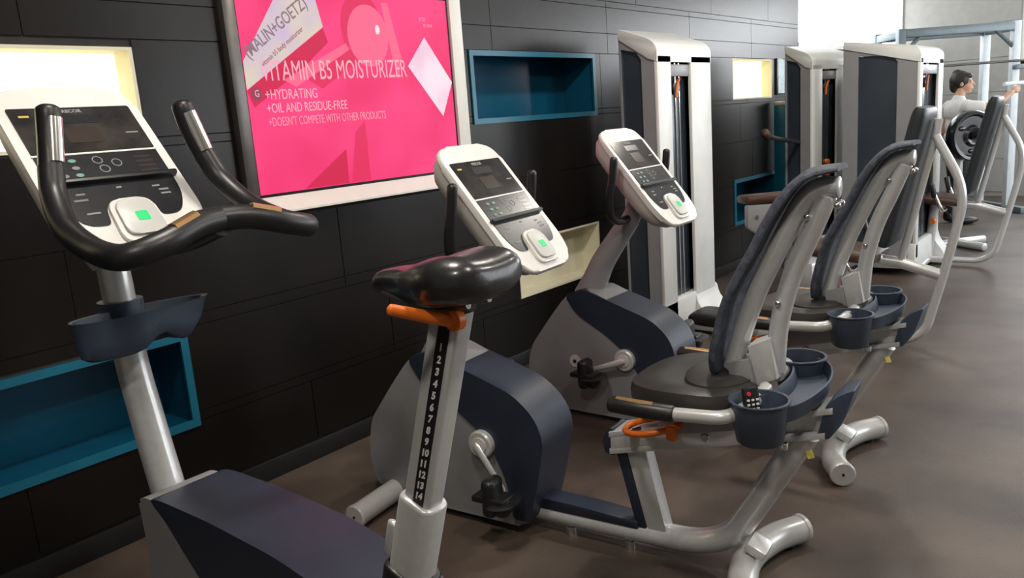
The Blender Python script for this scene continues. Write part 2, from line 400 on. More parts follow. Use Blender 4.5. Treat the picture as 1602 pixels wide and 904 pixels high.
shape('picture_ray', [(2.76, 1.99), (2.80, 1.74), (2.83, 1.64), (2.86, 1.74), (2.80, 1.99)], 'lt', 1)
shape('picture_tube', [(1.955, 1.715), (1.965, 1.60), (2.40, 1.865), (2.365, 2.03), (2.2, 2.03)], 'tube', 2)
shape('picture_ball', disc(2.628, 1.87, .125, .155), 'dk2', 2)
shape('picture_ball', disc(2.66, 1.835, .125, .14), 'lt', 3)
shape('picture_glint', disc(2.72, 1.865, .014, .022, 12), 'hi', 4)
shape('picture_card', [(3.03, 1.84), (3.22, 1.62), (3.12, 1.45), (2.90, 1.70)], 'card', 2)
def tvtext(s, x, z, size, m, xs=.62, rot=0., bold=0., nm='lettering', sp=1.):
    me = text_mesh(s, size*K, 'LEFT', sp, xs, bold); c, n = math.cos(rot), math.sin(rot)
    for v in me.vertices:
        a, b = v.co.x, v.co.y; p = tp(x, z, 5); v.co = Vector((p.x+a*c-b*n, p.y-v.co.z, p.z+a*n+b*c))
    return obj(nm, me, TVM[m], scr)
tvtext('VITAMIN B5 MOISTURIZER', 2.05, 1.672, .118, 'txt', .60, .015)
tvtext('+HYDRATING', 2.055, 1.578, .060, 'txt', .72, .01)
tvtext('+OIL AND RESIDUE-FREE', 2.055, 1.522, .056, 'txt', .70, .01)
tvtext("+DOESN'T COMPETE WITH OTHER PRODUCTS", 2.055, 1.466, .052, 'txt2', .60, .01)
tvtext('(MALIN+GOETZ)', 1.988, 1.742, .074, 'ink', .72, .60, .0006)
tvtext('vitamin b5 body moisturizer', 2.06, 1.70, .030, 'badge', .8, .60)
shape('picture_badge', disc(2.018, 1.585, .026, .030, 16), 'badge', 3)
tvtext('G', 2.006, 1.585, .04, 'txt', .8)
tvtext('VITA', 3.0, 1.925, .028, 'txt2', .8); tvtext('B5 NEW', 3.03, 1.895, .022, 'txt2', .8)
# ------------------------------------------------------------------ shared bike console (local: x right, y toward wall, z up; origin on the face)
def make_console(root, s0, z0, tilt):
    t = math.radians(tilt)
    U = Vector((0, math.cos(t), math.sin(t))); N = Vector((0, -math.sin(t), math.cos(t))); X = Vector((1, 0, 0)); O = Vector((0, s0, z0))
    mt = Matrix(((X.x, U.x, N.x, O.x), (X.y, U.y, N.y, O.y), (X.z, U.z, N.z, O.z), (0, 0, 0, 1)))
    def slabp(nm, poly, n0, n1, m, parent, bev=.0, label=None):
        bm = NB(); prism(bm, poly, (n1-n0)/2, bev, 3, 'z', (n0+n1)/2); xform(bm, mt); return obj(nm, bm, m, parent, label)
    hw = .163
    outline = rpoly([(-hw, .222), (hw, .222), (hw+.003, -.21), (.125, -.295), (-.125, -.295), (-hw-.003, -.21)], [.075, .075, .05, .06, .06, .05], 6)
    face = slabp('console_face', outline, -.022, 0, 'console', root, .008, 'white console face')
    back = rpoly([(-hw+.006, .214), (hw-.006, .214), (hw-.004, -.20), (.115, -.28), (-.115, -.28), (-hw+.004, -.20)], [.075, .075, .05, .06, .06, .05], 6)
    bm = NB()
    loft(bm, [[(p[0]*k, p[1]*k2+o, n) for p in back] for k, k2, o, n in ((1, 1, 0, -.018), (.99, .98, 0, -.05), (.90, .86, 0, -.085), (.70, .62, 0, -.105))]); xform(bm, mt)
    obj('console_shell', bm, 'consoleback', root)
    d = slabp('display', rpoly([(-.141, .152), (.141, .152), (.141, .004), (-.141, .004)], .006, 2), 0, .0022, 'glass', root)
    slabp('divider_strip', [(-.143, .004), (.143, .004), (.143, -.001), (-.143, -.001)], 0, .003, 'console', root)
    k = slabp('key_panel', rpoly([(-.141, -.001), (.141, -.001), (.141, -.085), (-.141, -.085)], .003, 2), 0, .002, 'panel', root)
    lo = rpoly([(-.141, -.09), (.141, -.09), (.138, -.15), (.108, -.205), (.062, -.205), (.052, -.165), (.032, -.150), (-.032, -.150), (-.052, -.165), (-.062, -.215), (-.112, -.212), (-.138, -.16)], [.002, .002, .03, .03, .012, .018, .015, .015, .018, .012, .03, .03], 4)
    l = slabp('lower_panel', lo, 0, .0022, 'panel', root)
    slabp('reading_ledge', rpoly([(-.150, -.081), (.150, -.081), (.150, -.093), (-.150, -.093)], .004, 2), 0, .016, 'black', root, .002)
    slabp('lcd_window', rpoly([(-.045, .085), (.035, .085), (.035, .035), (-.045, .035)], .004, 2), .0022, .003, 'lcd', d)
    slabp('lcd_window', rpoly([(-.05, .125), (.05, .125), (.05, .098), (-.05, .098)], .004, 2), .0022, .003, 'panel', d)
    slabp('amber_icon', [(-.122, .128), (-.100, .128), (-.100, .122), (-.122, .122)], .0022, .003, 'printy', d)
    slabp('printed_mark', [(.095, .062), (.125, .062), (.125, .058), (.095, .058)], .0022, .003, 'print', d)
    me = text_mesh('PRECOR', .014, 'CENTER', 1., 1., .0006)
    for v in me.vertices: v.co = mt @ Vector((v.co.x-.005, v.co.y+.138, .0026+v.co.z))
    obj('lettering', me, 'print', d)
    for i in range(3):
        for j in range(2):
            slabp('key', disc(-.098+j*.032, -.020-i*.022, .009, .0055, 10), .002, .0032, 'printg' if (i+j) % 2 else 'print', k)
    for cx, cz in ((-.01, -.022), (-.004, -.05), (.03, -.034)):
        bm = NB(); a = [(cx+.012*math.cos(q*PI/8), cz+.012*math.sin(q*PI/8)) for q in range(16)]; b = [(cx+.0095*math.cos(q*PI/8), cz+.0095*math.sin(q*PI/8)) for q in range(16)]
        for q in range(16):
            bm.faces.new([bm.verts.new((*p, .0026)) for p in (a[q], a[(q+1) % 16], b[(q+1) % 16], b[q])])
        xform(bm, mt); obj('ring_key', bm, 'print', k)
    for i in range(4): slabp('printed_mark', [(.075, -.018-i*.015), (.118, -.018-i*.015), (.118, -.024-i*.015), (.075, -.024-i*.015)], .002, .0026, 'lcd', k)
    for x, z, ww in ((-.09, -.118, .02), (-.095, -.135, .03), (0, -.108, .012), (.085, -.115, .018), (.098, -.128, .024), (.098, -.14, .024), (-.085, -.175, .03)):
        slabp('printed_mark', [(x-ww/2, z), (x+ww/2, z), (x+ww/2, z-.005), (x-ww/2, z-.005)], .0022, .003, 'print', l)
    slabp('puck_rim', rpoly([(-.05, -.150), (.05, -.150), (.058, -.275), (-.058, -.275)], .03, 5), 0, .010, 'console', root, .003)
    p = slabp('puck', rpoly([(-.040, -.158), (.042, -.158), (.048, -.262), (-.046, -.262)], .026, 5), .010, .018, 'puck', root, .004)
    slabp('led', rpoly([(-.009, -.199), (.019, -.199), (.019, -.226), (-.009, -.226)], .004, 2), .018, .0192, 'led', p)
    return mt

def cup(bm, c, r, h, k=.82, th=.005, sx=1., seg=20):
    """open tapered cup, rim centre c, going down h"""
    def ring(rad, z): return [(c[0]+rad*sx*math.cos(2*PI*i/seg), c[1]+rad*math.sin(2*PI*i/seg), c[2]+z) for i in range(seg)]
    loft(bm, [ring(r*k*.9, -h), ring(r*k, -h+.006), ring(r, -.004), ring(r+.004, -.003), ring(r+.004, 0), ring(r-th, 0), ring(r*k-th, -h+.012), ring(.004, -h+.011)])
def trough(bm, path, prof):
    """sweep a closed (n,z) profile along a mostly level path, z kept upright"""
    P = [Vector(p) for p in path]; rings = []
    for i in range(len(P)):
        t = (P[min(i+1, len(P)-1)]-P[max(i-1, 0)]); t.z = 0; t.normalize(); n = Vector((-t.y, t.x, 0))
        rings.append([P[i]+n*a+Vector((0, 0, b)) for a, b in prof])
    loft(bm, rings)

# ------------------------------------------------------------------ recumbent bike
def make_recumbent(loc, yaw, label, crank_deg):
    root = thing('recumbent_bike', label, 'exercise bike', loc, math.radians(yaw), 'recumbent exercise bikes in a row')
    # shrouds (s = toward wall)
    grey = rpoly([(.75, .03), (1.40, .028), (1.452, .11), (1.458, .20), (1.43, .325), (1.29, .50), (1.20, .60), (1.10, .63), (.78, .50), (.70, .42), (.68, .35), (.72, .15)], [.03, .04, .05, .05, .04, .1, .05, .05, .08, .05, .05, .08], 4)
    bm = NB(); prism(bm, grey, .098, .026, 4); sh = obj('shroud', bm, 'shroud', root, 'grey plastic drive housing')
    nose = rpoly([(1.36, .34), (1.44, .335), (1.478, .24), (1.478, .12), (1.44, .05), (1.36, .04)], [.01, .03, .05, .05, .04, .01], 4)
    bm = NB(); prism(bm, nose, .070, .02, 3); obj('nose_cover', bm, 'shroud', root)
    nav = rpoly([(1.215, .592), (1.12, .628), (.765, .512), (.685, .44), (.655, .36), (.695, .18), (.735, .055), (.80, .055), (.815, .20), (.885, .33), (.995, .418), (1.16, .508)], [.02, .04, .10, .07, .06, .1, .01, .01, .1, .06, .1, .04], 5)
    bm = NB(); prism(bm, nav, .104, .028, 4); nv = obj('rear_cover', bm, 'navy', root, 'navy drive cover')
    bm = NB(); tube(bm, [(0.062, 1.06, .602), (.062, .86, .536)], .0025, 6); tube(bm, [(-.062, 1.06, .602), (-.062, .86, .536)], .0025, 6); obj('trim_line', bm, 'copper', nv)
    bm = NB(); cyl(bm, (-.099, 1.18, .275), (1, 0, 0), .03, .004, 18); obj('screw_recess', bm, 'consoleback', sh)
    bm = NB(); cyl(bm, (-.102, 1.18, .275), (1, 0, 0), .009, .004, 12); obj('screw', bm, 'black', sh)
    # crank, arms and pedals
    cz, cs = .318, .903
    for sd in (-1, 1):
        bm = NB(); cyl(bm, (sd*.112, cs, cz), (1, 0, 0), .050, .03, 24, bev=.006); cb = obj('crank_disc', bm, 'silverlt', root)
        bm = NB(); cyl(bm, (sd*.129, cs, cz), (1, 0, 0), .030, .006, 20, bev=.002); obj('crank_ring', bm, 'consoleback', cb)
        bm = NB(); cyl(bm, (sd*.137, cs, cz), (1, 0, 0), .013, .018, 14, bev=.003); obj('crank_bolt', bm, 'chrome', cb)
        a = math.radians(crank_deg+(0 if sd < 0 else 180)); e = Vector((0, math.cos(a), math.sin(a))); p0 = Vector((sd*.142, cs, cz)); p1 = p0+e*.165
        bm = NB(); tube(bm, [p0-e*.014, p0, p1, p1+e*.012], [.009, .014, .012, .008], 10, ell=(1, .62), up=(1, 0, 0)); obj('crank_arm', bm, 'silver', root)
        c = p1+Vector((sd*.06, 0, 0))
        pb = NB(); box(pb, c, (.085, .05, .135), bev=.022, seg=4); box(pb, c+Vector((0, .0, -.005)), (.075, .125, .022), bev=.006)
        pd = obj('pedal', pb, 'black', root)
        bm = NB(); arc = [c+Vector((dx, -.025-dz, -.01)) for dx, dz in ((-.046, 0), (-.052, .02), (-.035, .042), (0, .05), (.035, .042), (.052, .02), (.046, 0))]
        tube(bm, smooth(arc, 4), .022, 8, ell=(1, .14), up=None); obj('pedal_strap', bm, 'black', pd)
        bm = NB(); ball(bm, c+Vector((0, -.040, -.030)), .036, (1.1, .9, 1.0), 12, 8); obj('pedal_weight', bm, 'black', pd)
    # frame: base beam sweeping up into rear riser
    path = smooth([(0, 1.30, .062), (0, .9, .062), (0, .55, .062), (0, .33, .066), (0, .17, .075), (0, .065, .125), (0, .0, .22), (0, -.07, .34), (0, -.155, .487)], 5)
    bm = NB(); tube(bm, path, .040, 14, ell=(1.05, .98)); obj('frame', bm, 'silver', root, 'silver swept base and rear riser tube')
    bm = NB(); prism(bm, rpoly([(.80, .08), (.80, .125), (.55, .120), (.36, .112), (.36, .085)], .006, 2), .040, .01, 2); obj('beam_cover', bm, 'navy', root, 'navy strip over the base beam')
    # seat support post
    bm = NB(); prism(bm, [(.262, .08), (.330, .075), (.400, .372), (.330, .378)], .030, .008, 2); po = obj('support_post', bm, 'silver', root)
    bm = NB(); prism(bm, [(.330, .085), (.368, .085), (.438, .372), (.400, .378)], .032, .008, 2); obj('post_cover', bm, 'navy', po)
    # inclined seat rail (channel: flanges and web)
    bm = NB()
    prism(bm, [(.44, .395), (-.235, .570), (-.235, .588), (.44, .413)], .056, .003, 2)
    prism(bm, [(.44, .338), (-.215, .496), (-.215, .514), (.44, .356)], .056, .003, 2)
    prism(bm, [(.43, .35), (-.215, .505), (-.225, .575), (.43, .40)], .028, .002, 1)
    prism(bm, [(.435, .350), (-.02, .460), (-.02, .525), (.435, .402)], .0545, .003, 2)
    ra = obj('seat_rail', bm, 'silver', root, 'inclined seat rail')
    bm = NB(); prism(bm, rpoly([(.425, .33), (.462, .335), (.468, .39), (.44, .425), (.425, .42)], .012, 3), .045, .008, 2); obj('rail_cap', bm, 'navy', ra)
    bm = NB(); prism(bm, rpoly([(-.195, .500), (-.222, .492), (-.262, .55), (-.290, .645), (-.252, .625), (-.215, .592)], [.01, .02, .05, .008, .03, .02], 4), .052, .012, 3); obj('rail_end_cover', bm, 'navylt', ra)
    bm = NB(); box(bm, (-.022, -.166, .440), (.022, .004, .04), Matrix.Rotation(math.radians(-38), 3, 'Z') @ Matrix.Rotation(math.radians(-30), 3, 'X'), .001); obj('sticker', bm, 'yellow', root)
    bm = NB(); cyl(bm, (-.056, .12, .448), (1, 0, 0), .014, .012, 12, bev=.003); obj('rail_bolt', bm, 'chrome', ra)
    # feet
    def foot(nm, pts, r, m):
        bm = NB(); tube(bm, smooth(pts, 5), r, 14); o = obj(nm, bm, m, root); P = [Vector(p) for p in pts]
        for a, b in ((P[0], P[1]), (P[-1], P[-2])):
            d = (a-b).normalized(); c = NB(); cyl(c, a+d*.004, d, r*1.06, .022, 18, bev=.005); cap = obj('foot_cap', c, 'silverlt', o)
            c = NB(); cyl(c, a+d*.0158, d, r*.12, .002, 8); obj('cap_screw', c, 'black', cap)
            c = NB(); cyl(c, a-d*.05+Vector((0, 0, -.046)), (0, 0, 1), .02, .014, 12); obj('floor_pad', c, 'black', o)
        return o
    foot('rear_foot', [(-.25, -.075, .050), (-.15, -.015, .050), (0, .015, .052), (.15, -.015, .050), (.25, -.075, .050)], .044, 'silverlt')
    foot('front_foot', [(-.32, 1.335, .050), (-.16, 1.345, .050), (0, 1.35, .05), (.16, 1.345, .050), (.32, 1.335, .050)], .042, 'silverlt')
    bm = NB(); box(bm, (-.012, -.020, .108), (.085, .062, .03), Matrix.Rotation(math.radians(24), 3, 'X'), .006); obj('foot_bracket', bm, 'silverlt', root)
    for y in (.40, .62): bm = NB(); cyl(bm, (-.02, y, .014), (0, 0, 1), .018, .028, 12); obj('levelling_foot', bm, 'chrome', root)
    # seat cushion: lofted plan outline
    def plan(k, z, ds=0): 
        pts = []
        for i in range(28):
            a = 2*PI*i/28; c, s = math.cos(a), math.sin(a)
            x = .205*k*math.copysign(abs(c)**.7, c); y = .155+ds+.195*k*math.copysign(abs(s)**.75, s)
            x *= 1-.22*max(0, (y-.2)/.2); pts.append((x, y, z+.018*max(0, (.05-y)/.1)+.02*(abs(x)/.2)**2))
        return pts
    bm = NB(); loft(bm, [plan(.9, .545), plan(.99, .558), plan(1.0, .585), plan(.97, .608), plan(.85, .622), plan(.5, .622), plan(.1, .620)])
    st = obj('seat', bm, 'seatpad', root, 'dark contoured seat cushion')
    bm = NB(); loft(bm, [[(.145*math.cos(2*PI*i/24), .085+.105*math.sin(2*PI*i/24), .612) for i in range(24)], [(.14*math.cos(2*PI*i/24), .085+.10*math.sin(2*PI*i/24), .637) for i in range(24)], [(.11*math.cos(2*PI*i/24), .085+.075*math.sin(2*PI*i/24), .646) for i in range(24)]]); obj('seat_pad', bm, 'seatpad', st)
    bm = NB(); box(bm, (0, .12, .512), (.15, .24, .09), Matrix.Rotation(math.radians(-13), 3, 'X'), .01); obj('seat_carriage', bm, 'shroud', root)
    for sd in (-1, 1):
        path = fillet([(sd*.262, .14, .592), (sd*.262, -.01, .600), (sd*.20, -.055, .615), (sd*.06, -.06, .625)], .06)
        bm = NB(); tube(bm, path, .019, 12); hb = obj('side_handle', bm, 'silverlt', root)
        bm = NB(); tube(bm, [(sd*.262, .135, .592), (sd*.262, .23, .592), (sd*.262, .315, .596)], .024, 14, rend=.014); gp = obj('grip', bm, 'black', hb)
        bm = NB(); tube(bm, [(sd*.262, .19, .612), (sd*.262, .30, .615)], .006, 8, ell=(1.7, 1)); obj('pulse_contact', bm, 'copper', gp)
    # orange adjuster loop
    ring = [(-.02+.075*math.cos(q), .275+.085*math.sin(q), .470-.06*math.sin(q)*.28) for q in [PI*i/8 for i in range(0, 17)]]
    bm = NB(); tube(bm, [(x-.06, y, z) for x, y, z in ring], .010, 10); lv = obj('adjuster_loop', bm, 'orange', root, 'orange seat adjuster loop')
    bm = NB(); box(bm, (-.125, .195, .477), (.03, .03, .045), bev=.006); obj('loop_mount', bm, 'orange', lv)
    bm = NB(); tube(bm, [(-.05, .33, .44), (-.09, .36, .44)], .008, 8); obj('lever_pin', bm, 'chrome', lv)
    # backrest: bent spine tube, strut behind it, slim cushion in front
    spine = [(.052, .655), (.026, .752), (-.017, .877), (-.057, .965), (-.104, 1.062), (-.150, 1.142), (-.188, 1.170), (-.235, 1.172)]
    bm = NB(); tube(bm, smooth([(0, a_, b_) for a_, b_ in spine], 5), .0285, 14, rend=.006); hp = obj('backrest_tube', bm, 'silver', root, 'silver bent backrest tube')
    strut = [(-.205, 1.150), (-.167, 1.055), (-.117, .936), (-.082, .80), (-.070, .66)]
    bm = NB(); tube(bm, smooth([(0, a_, b_) for a_, b_ in strut], 5), .0265, 14, rend=.006); sb_ = obj('backrest_strut', bm, 'silver', root)
    for a_, b_, par in ((.045, .650, hp), (-.150, 1.098, hp), (-.225, 1.128, sb_), (-.075, .86, sb_)):
        for sd in (-1, 1): bm = NB(); ball(bm, (sd*.026, a_-.010, b_), .0095, (1, 1, 1), 10, 8); obj('bolt', bm, 'chrome', par)
    front = [(.074, .655), (.070, .72), (.040, .84), (.010, .91), (-.042, 1.005), (-.080, 1.080), (-.125, 1.150), (-.175, 1.195), (-.245, 1.207)]
    P = smooth([(0, s, z) for s, z in front], 4); rings = []
    for i, p in enumerate(P):
        tv = (P[min(i+1, len(P)-1)]-P[max(0, i-1)]).normalized(); nn = Vector((0, tv.z, -tv.y)); nn = nn if nn.y > 0 else -nn
        fr = i/(len(P)-1); wv = .098*(1-.35*max(0, (fr-.75)/.25)**2)*(1-.30*max(0, (.12-fr)/.12)**2); th = .015*(1-.5*max(0, (fr-.7)/.3))
        sec = []
        for k in range(20):
            a = 2*PI*k/20; cx, sy = math.cos(a), math.sin(a); xx = wv*math.copysign(abs(cx)**.5, cx); yy = th*math.copysign(abs(sy)**.6, sy)
            sec.append(p+Vector((xx, 0, 0))+nn*(yy+.020-1.3*xx*xx))
        rings.append(sec)
    bm = NB(); loft(bm, rings); bk = obj('backrest', bm, 'mesh', root, 'dark mesh backrest cushion')
    bm = NB(); prism(bm, [(-.004, .735), (-.068, .764), (-.086, .648), (-.030, .622)], .045, .004, 2); br_ = obj('backrest_bracket', bm, 'silverlt', root)
    bm = NB(); prism(bm, [(.06, .68), (-.02, .70), (-.05, .60), (.03, .56)], .04, .004, 2); obj('bracket_web', bm, 'shroud', br_)
    # wrap-around tray with two cups
    arc = smooth([(-.205, -.09, .632), (-.145, -.135, .637), (0, -.160, .642), (.145, -.135, .637), (.205, -.09, .632)], 6)
    bm = NB(); trough(bm, arc, [(-.050, .0), (-.055, .0), (-.046, -.045), (.046, -.045), (.055, .0), (.050, .0), (.041, -.038), (-.041, -.038)]); tr = obj('tray', bm, 'navylt', root, 'slate tray behind the backrest')
    for sd in (-1, 1):
        bm = NB(); cup(bm, (sd*.205, -.085, .645), .076, .118, .80); obj('cup_holder', bm, 'navylt', tr)
    bm = NB(); box(bm, (-.18, -.14, .515), (.02, .02, .02), bev=.003); obj('tray_bolt', bm, 'chrome', tr)
    # mast, console, handlebar
    bm = NB(); tube(bm, smooth([(0, 1.16, .56), (0, 1.11, .645), (0, 1.055, .745), (0, .965, .865), (0, .90, .95), (0, .862, 1.06)], 5), [.060, .030], 14, ell=(1.0, 1.15)); obj('mast', bm, 'shroud', root, 'grey curved console mast')
    make_console(root, .822, 1.160, 51)
    for sd in (-1, 1):
        bm = NB(); tube(bm, smooth([(0, .905, .945), (sd*.12, .90, .945), (sd*.205, .885, .985), (sd*.232, .87, 1.06), (sd*.234, .85, 1.14), (sd*.232, .84, 1.215)], 5), .017, 12, rend=.012); obj('handlebar', bm, 'black', root)
    return root
make_recumbent((2.126, .888, 0), 5.46, 'nearer recumbent exercise bike with a remote control in its cup holder', 235)
make_recumbent((3.098, .926, 0), .9, 'farther recumbent exercise bike in front of the white weight tower', -20)

# remote control standing in the near bike's cup
def bike_pt(x, s, z, o=(2.126, .888), a=math.radians(5.46)): return (o[0]+x*math.cos(a)-s*math.sin(a), o[1]+x*math.sin(a)+s*math.cos(a), z)
t = thing('remote_control', 'black remote control with a red button standing in the cup holder', 'remote', bike_pt(-.218, -.075, .545), math.radians(-38))
tl = Matrix.Rotation(math.radians(-10), 4, 'X')
bm = NB(); box(bm, (0, 0, .065), (.044, .018, .13), bev=.005); xform(bm, tl); obj('body', bm, 'black', t)
bm = NB(); cyl(bm, (-.010, -.0105, .115), (0, 1, 0), .006, .004, 10); xform(bm, tl); obj('power_button', bm, 'red', t)
for i in range(5):
    for j in range(3):
        bm = NB(); box(bm, (-.013+j*.013, -.0105, .098-i*.012), (.007, .003, .005)); xform(bm, tl); obj('button', bm, 'number', t)

# ------------------------------------------------------------------ upright bike (origin below the console strip)
root = thing('upright_bike', 'nearest upright exercise bike with black saddle and numbered seat post', 'exercise bike', (.88, 1.943, 0))
bm = NB(); tube(bm, smooth([(0, .05, 1.20), (0, .022, 1.11), (0, .012, .90), (0, -.02, .75), (0, -.058, .60), (0, -.11, .42)], 5), [.036, .042], 18); obj('column', bm, 'silver', root, 'silver handlebar column')
bm = NB(); tube(bm, [(0, .026, 1.125), (0, .03, 1.15), (0, .045, 1.185), (0, .075, 1.26)], [.050, .062, .075, .09], 16, ell=(1.1, .8)); obj('column_collar', bm, 'consoleback', root)
make_console(root, 0, 1.396, 46.7)
# body
body = rpoly([(-.092, .585), (-.13, .600), (-.40, .603), (-.62, .600), (-.90, .555), (-1.02, .46), (-1.03, .30), (-.90, .11), (-.30, .06), (.10, .06), (.10, .14), (-.105, .34)], [.01, .02, .05, .05, .06, .08, .08, .08, .05, .05, .08, .1], 4)
bm = NB(); prism(bm, body, .088, .03, 4); obj('shroud', bm, 'shroud', root, 'grey plastic drive housing')
nav = rpoly([(-.150, .606), (-.22, .616), (-.42, .618), (-.65, .608), (-.91, .566), (-1.03, .47), (-1.04, .38), (-.8, .27), (-.58, .29), (-.43, .39), (-.31, .485), (-.215, .575)], [.07, .05, .05, .05, .06, .08, .05, .05, .05, .06, .06, .05], 5)
bm = NB(); prism(bm, nav, .094, .030, 4); nv = obj('top_cover', bm, 'navy', root, 'dark navy top cover')
for sd in (-1, 1):
    bm = NB(); cyl(bm, (sd*.105, -.52, .33), (1, 0, 0), .05, .03, 20, bev=.006); obj('crank_disc', bm, 'silverlt', root)
    a = math.radians(-60 if sd < 0 else 120); e = Vector((0, math.cos(a), math.sin(a))); p0 = Vector((sd*.13, -.52, .33)); p1 = p0+e*.165
    bm = NB(); tube(bm, [p0, p1], [.014, .012], 10); obj('crank_arm', bm, 'silver', root)
    pb = NB(); box(pb, p1+Vector((sd*.055, 0, 0)), (.085, .1, .028), bev=.006); obj('pedal', pb, 'black', root)
for s, nm in ((.06, 'front_foot'), (-1.0, 'rear_foot')):
    bm = NB(); tube(bm, smooth([(-.27, s, .048), (0, s, .052), (.27, s, .048)], 4), .045, 14, rend=.01); obj(nm, bm, 'silverlt', root)
# seat post with sleeve, tilted
ax = Vector((0, -.317, 1)).normalized()
def on(z, ds=0, l=0): return Vector((-l, -.935-.317*(z-.615)+ds, z))
def rtube(bm, a, b, w, d, r, bev=True):
    t = (b-a).normalized(); X = Vector((1, 0, 0)); Y = t.cross(X).normalized()
    poly = rpoly([(-w/2, -d/2), (w/2, -d/2), (w/2, d/2), (-w/2, d/2)], r, 4)
    L = (b-a).length; rows_ = [(0, 1), (L-.006, 1), (L-.002, .96), (L, .88)] if bev else [(0, 1), (L, 1)]
    loft(bm, [[a+t*h+X*(p[0]*k)+Y*(p[1]*k) for p in poly] for h, k in rows_])
bm = NB(); rtube(bm, on(.40), on(.778), .062, .080, .024); slv = obj('seat_sleeve', bm, 'silverlt', root, 'silver outer seat-post sleeve')
bm = NB(); rtube(bm, on(.60), on(1.130), .040, .060, .008); sp = obj('seat_post', bm, 'silverlt', root, 'silver seat post with numbered height scale')
bm = NB(); rtube(bm, on(.56), on(.632), .078, .098, .03); obj('sleeve_collar', bm, 'black', slv)
bm = NB(); tube(bm, [on(.715, .052, .012), on(.655, .052, .012)], .008, 10, rend=.006, ell=(1.6, 1)); obj('sleeve_hook', bm, 'silverlt', slv)
# scale strip on the left face of the post
Yp = ax.cross(Vector((1, 0, 0))).normalized()
a, b = on(.772), on(1.100)
cen = (a+b)/2
def facept(u, h): return Vector((-.0204, 0, 0))+on(.772)+ax*h+Vector((0, -1, 0))*u
Lh = (b-a).length
bm = NB(); vs = [bm.verts.new(facept(u, h)+Vector((d, 0, 0))) for d in (0, -.0006) for u, h in ((-.006, 0), (.019, 0), (.019, Lh), (-.006, Lh))]
for q in ((0, 1, 2, 3), (7, 6, 5, 4), (0, 4, 5, 1), (1, 5, 6, 2), (2, 6, 7, 3), (3, 7, 4, 0)): bm.faces.new([vs[i] for i in q])
stp = obj('scale_strip', bm, 'black', sp, 'black strip with white numbers')
for i in range(14):
    me = text_mesh(str(i+1), .0185, 'CENTER', 1., .92, .0007)
    h = Lh-.038-i*.0219
    p = facept(.0065, h)+Vector((-.001, 0, 0))
    for v in me.vertices: v.co = p+Vector((0, -1, 0))*v.co.x+ax*v.co.y+Vector((-v.co.z, 0, 0))
    obj('number', me, 'number', stp)
# orange lever
bm = NB(); tube(bm, [on(1.112, -.028, .026), on(1.124, -.005, .06), on(1.146, .02, .115)], [.011, .010, .009], 10, rend=.006, ell=(.8, 1)); lv = obj('seat_lever', bm, 'orange', root, 'orange seat height lever')
bm = NB(); cyl(bm, on(1.112, -.028, .022), (1, 0, 0), .017, .02, 14, bev=.003); obj('lever_hub', bm, 'orange', lv)
# saddle: sections from rear (wide) to nose (narrow)
SX, SY, SZ = 0, -1.072, 1.168
secs = [(a_*.80, b_*.70, c_, d_*.92) for a_, b_, c_, d_ in [(-.155, .045, .006, .016), (-.148, .085, .012, .028), (-.125, .112, .012, .040), (-.08, .125, .010, .046), (-.03, .115, .004, .046), (.02, .085, -.002, .042), (.07, .055, -.004, .036), (.12, .040, -.004, .030), (.16, .034, -.008, .026), (.178, .022, -.014, .016)]]
sp2 = smooth([Vector((w_, dz, th)) for _, w_, dz, th in secs], 3); ss = smooth([Vector((s_, 0, 0)) for s_, *_ in secs], 3)
rings = []
for s_, v in zip(ss, sp2):
    sec = []
    for k in range(22):
        a_ = 2*PI*k/22; c_, s2 = math.cos(a_), math.sin(a_); zz = v.z*math.copysign(abs(s2)**.8, s2)
        xx = v.x*math.copysign(abs(c_)**.75, c_); dip = -.010*max(0, 1-(abs(xx)/.05)**2) if s2 > 0 else 0
        sec.append((xx, SY+s_.x, SZ+v.y+zz+dip))
    rings.append(sec)
bm = NB(); loft(bm, rings); sd_ = obj('saddle', bm, 'vinyl', root, 'wide black vinyl saddle')
bm = NB(); box(bm, on(1.132, .0), (.036, .07, .03), bev=.008); obj('saddle_clamp', bm, 'black', sd_)
bm = NB()
for sd in (-1, 1): tube(bm, smooth([(sd*.024, SY-.08, SZ-.030), (sd*.024, SY, SZ-.042), (sd*.018, SY+.11, SZ-.025)], 4), .006, 8)
obj('saddle_rail', bm, 'steel', sd_)
# handlebar loop
for sd in (-1, 1):
    path = smooth([(sd*.0, -.478, 1.252), (sd*.06, -.492, 1.248), (sd*.13, -.508, 1.228), (sd*.190, -.497, 1.212), (sd*.210, -.455, 1.210), (sd*.210, -.37, 1.222), (sd*.205, -.27, 1.255), (sd*.188, -.195, 1.315), (sd*.172, -.165, 1.375)], 5)
    bm = NB(); tube(bm, path, .0255, 14, rend=.004); hb = obj('handlebar', bm, 'black', root, 'black looped handlebar half')
    bm = NB(); tube(bm, smooth([(sd*.174, -.168, 1.365), (sd*.158, -.150, 1.43), (sd*.148, -.142, 1.49)], 4), .0245, 14, rend=.014); gp = obj('grip', bm, 'black', hb)
    d = Vector((sd*.028, -.012, .06)).normalized()
    bm = NB(); c0 = Vector((sd*.170, -.164, 1.385)); c1 = Vector((sd*.151, -.145, 1.474)); off = Vector((.45 if sd < 0 else .1, -.85, 0)).normalized()*.0105
    tube(bm, [c0+off, (c0+c1)/2+off, c1+off], .0180, 14, ell=(1, 1)); obj('pulse_contact', bm, 'strip', gp, 'bright steel pulse contact')
    bm = NB(); tube(bm, [Vector((sd*.062, -.497, 1.268)), Vector((sd*.118, -.510, 1.251))], .012, 8, ell=(1.2, .8)); obj('pulse_contact', bm, 'copper', hb, 'brass-toned pulse contact')
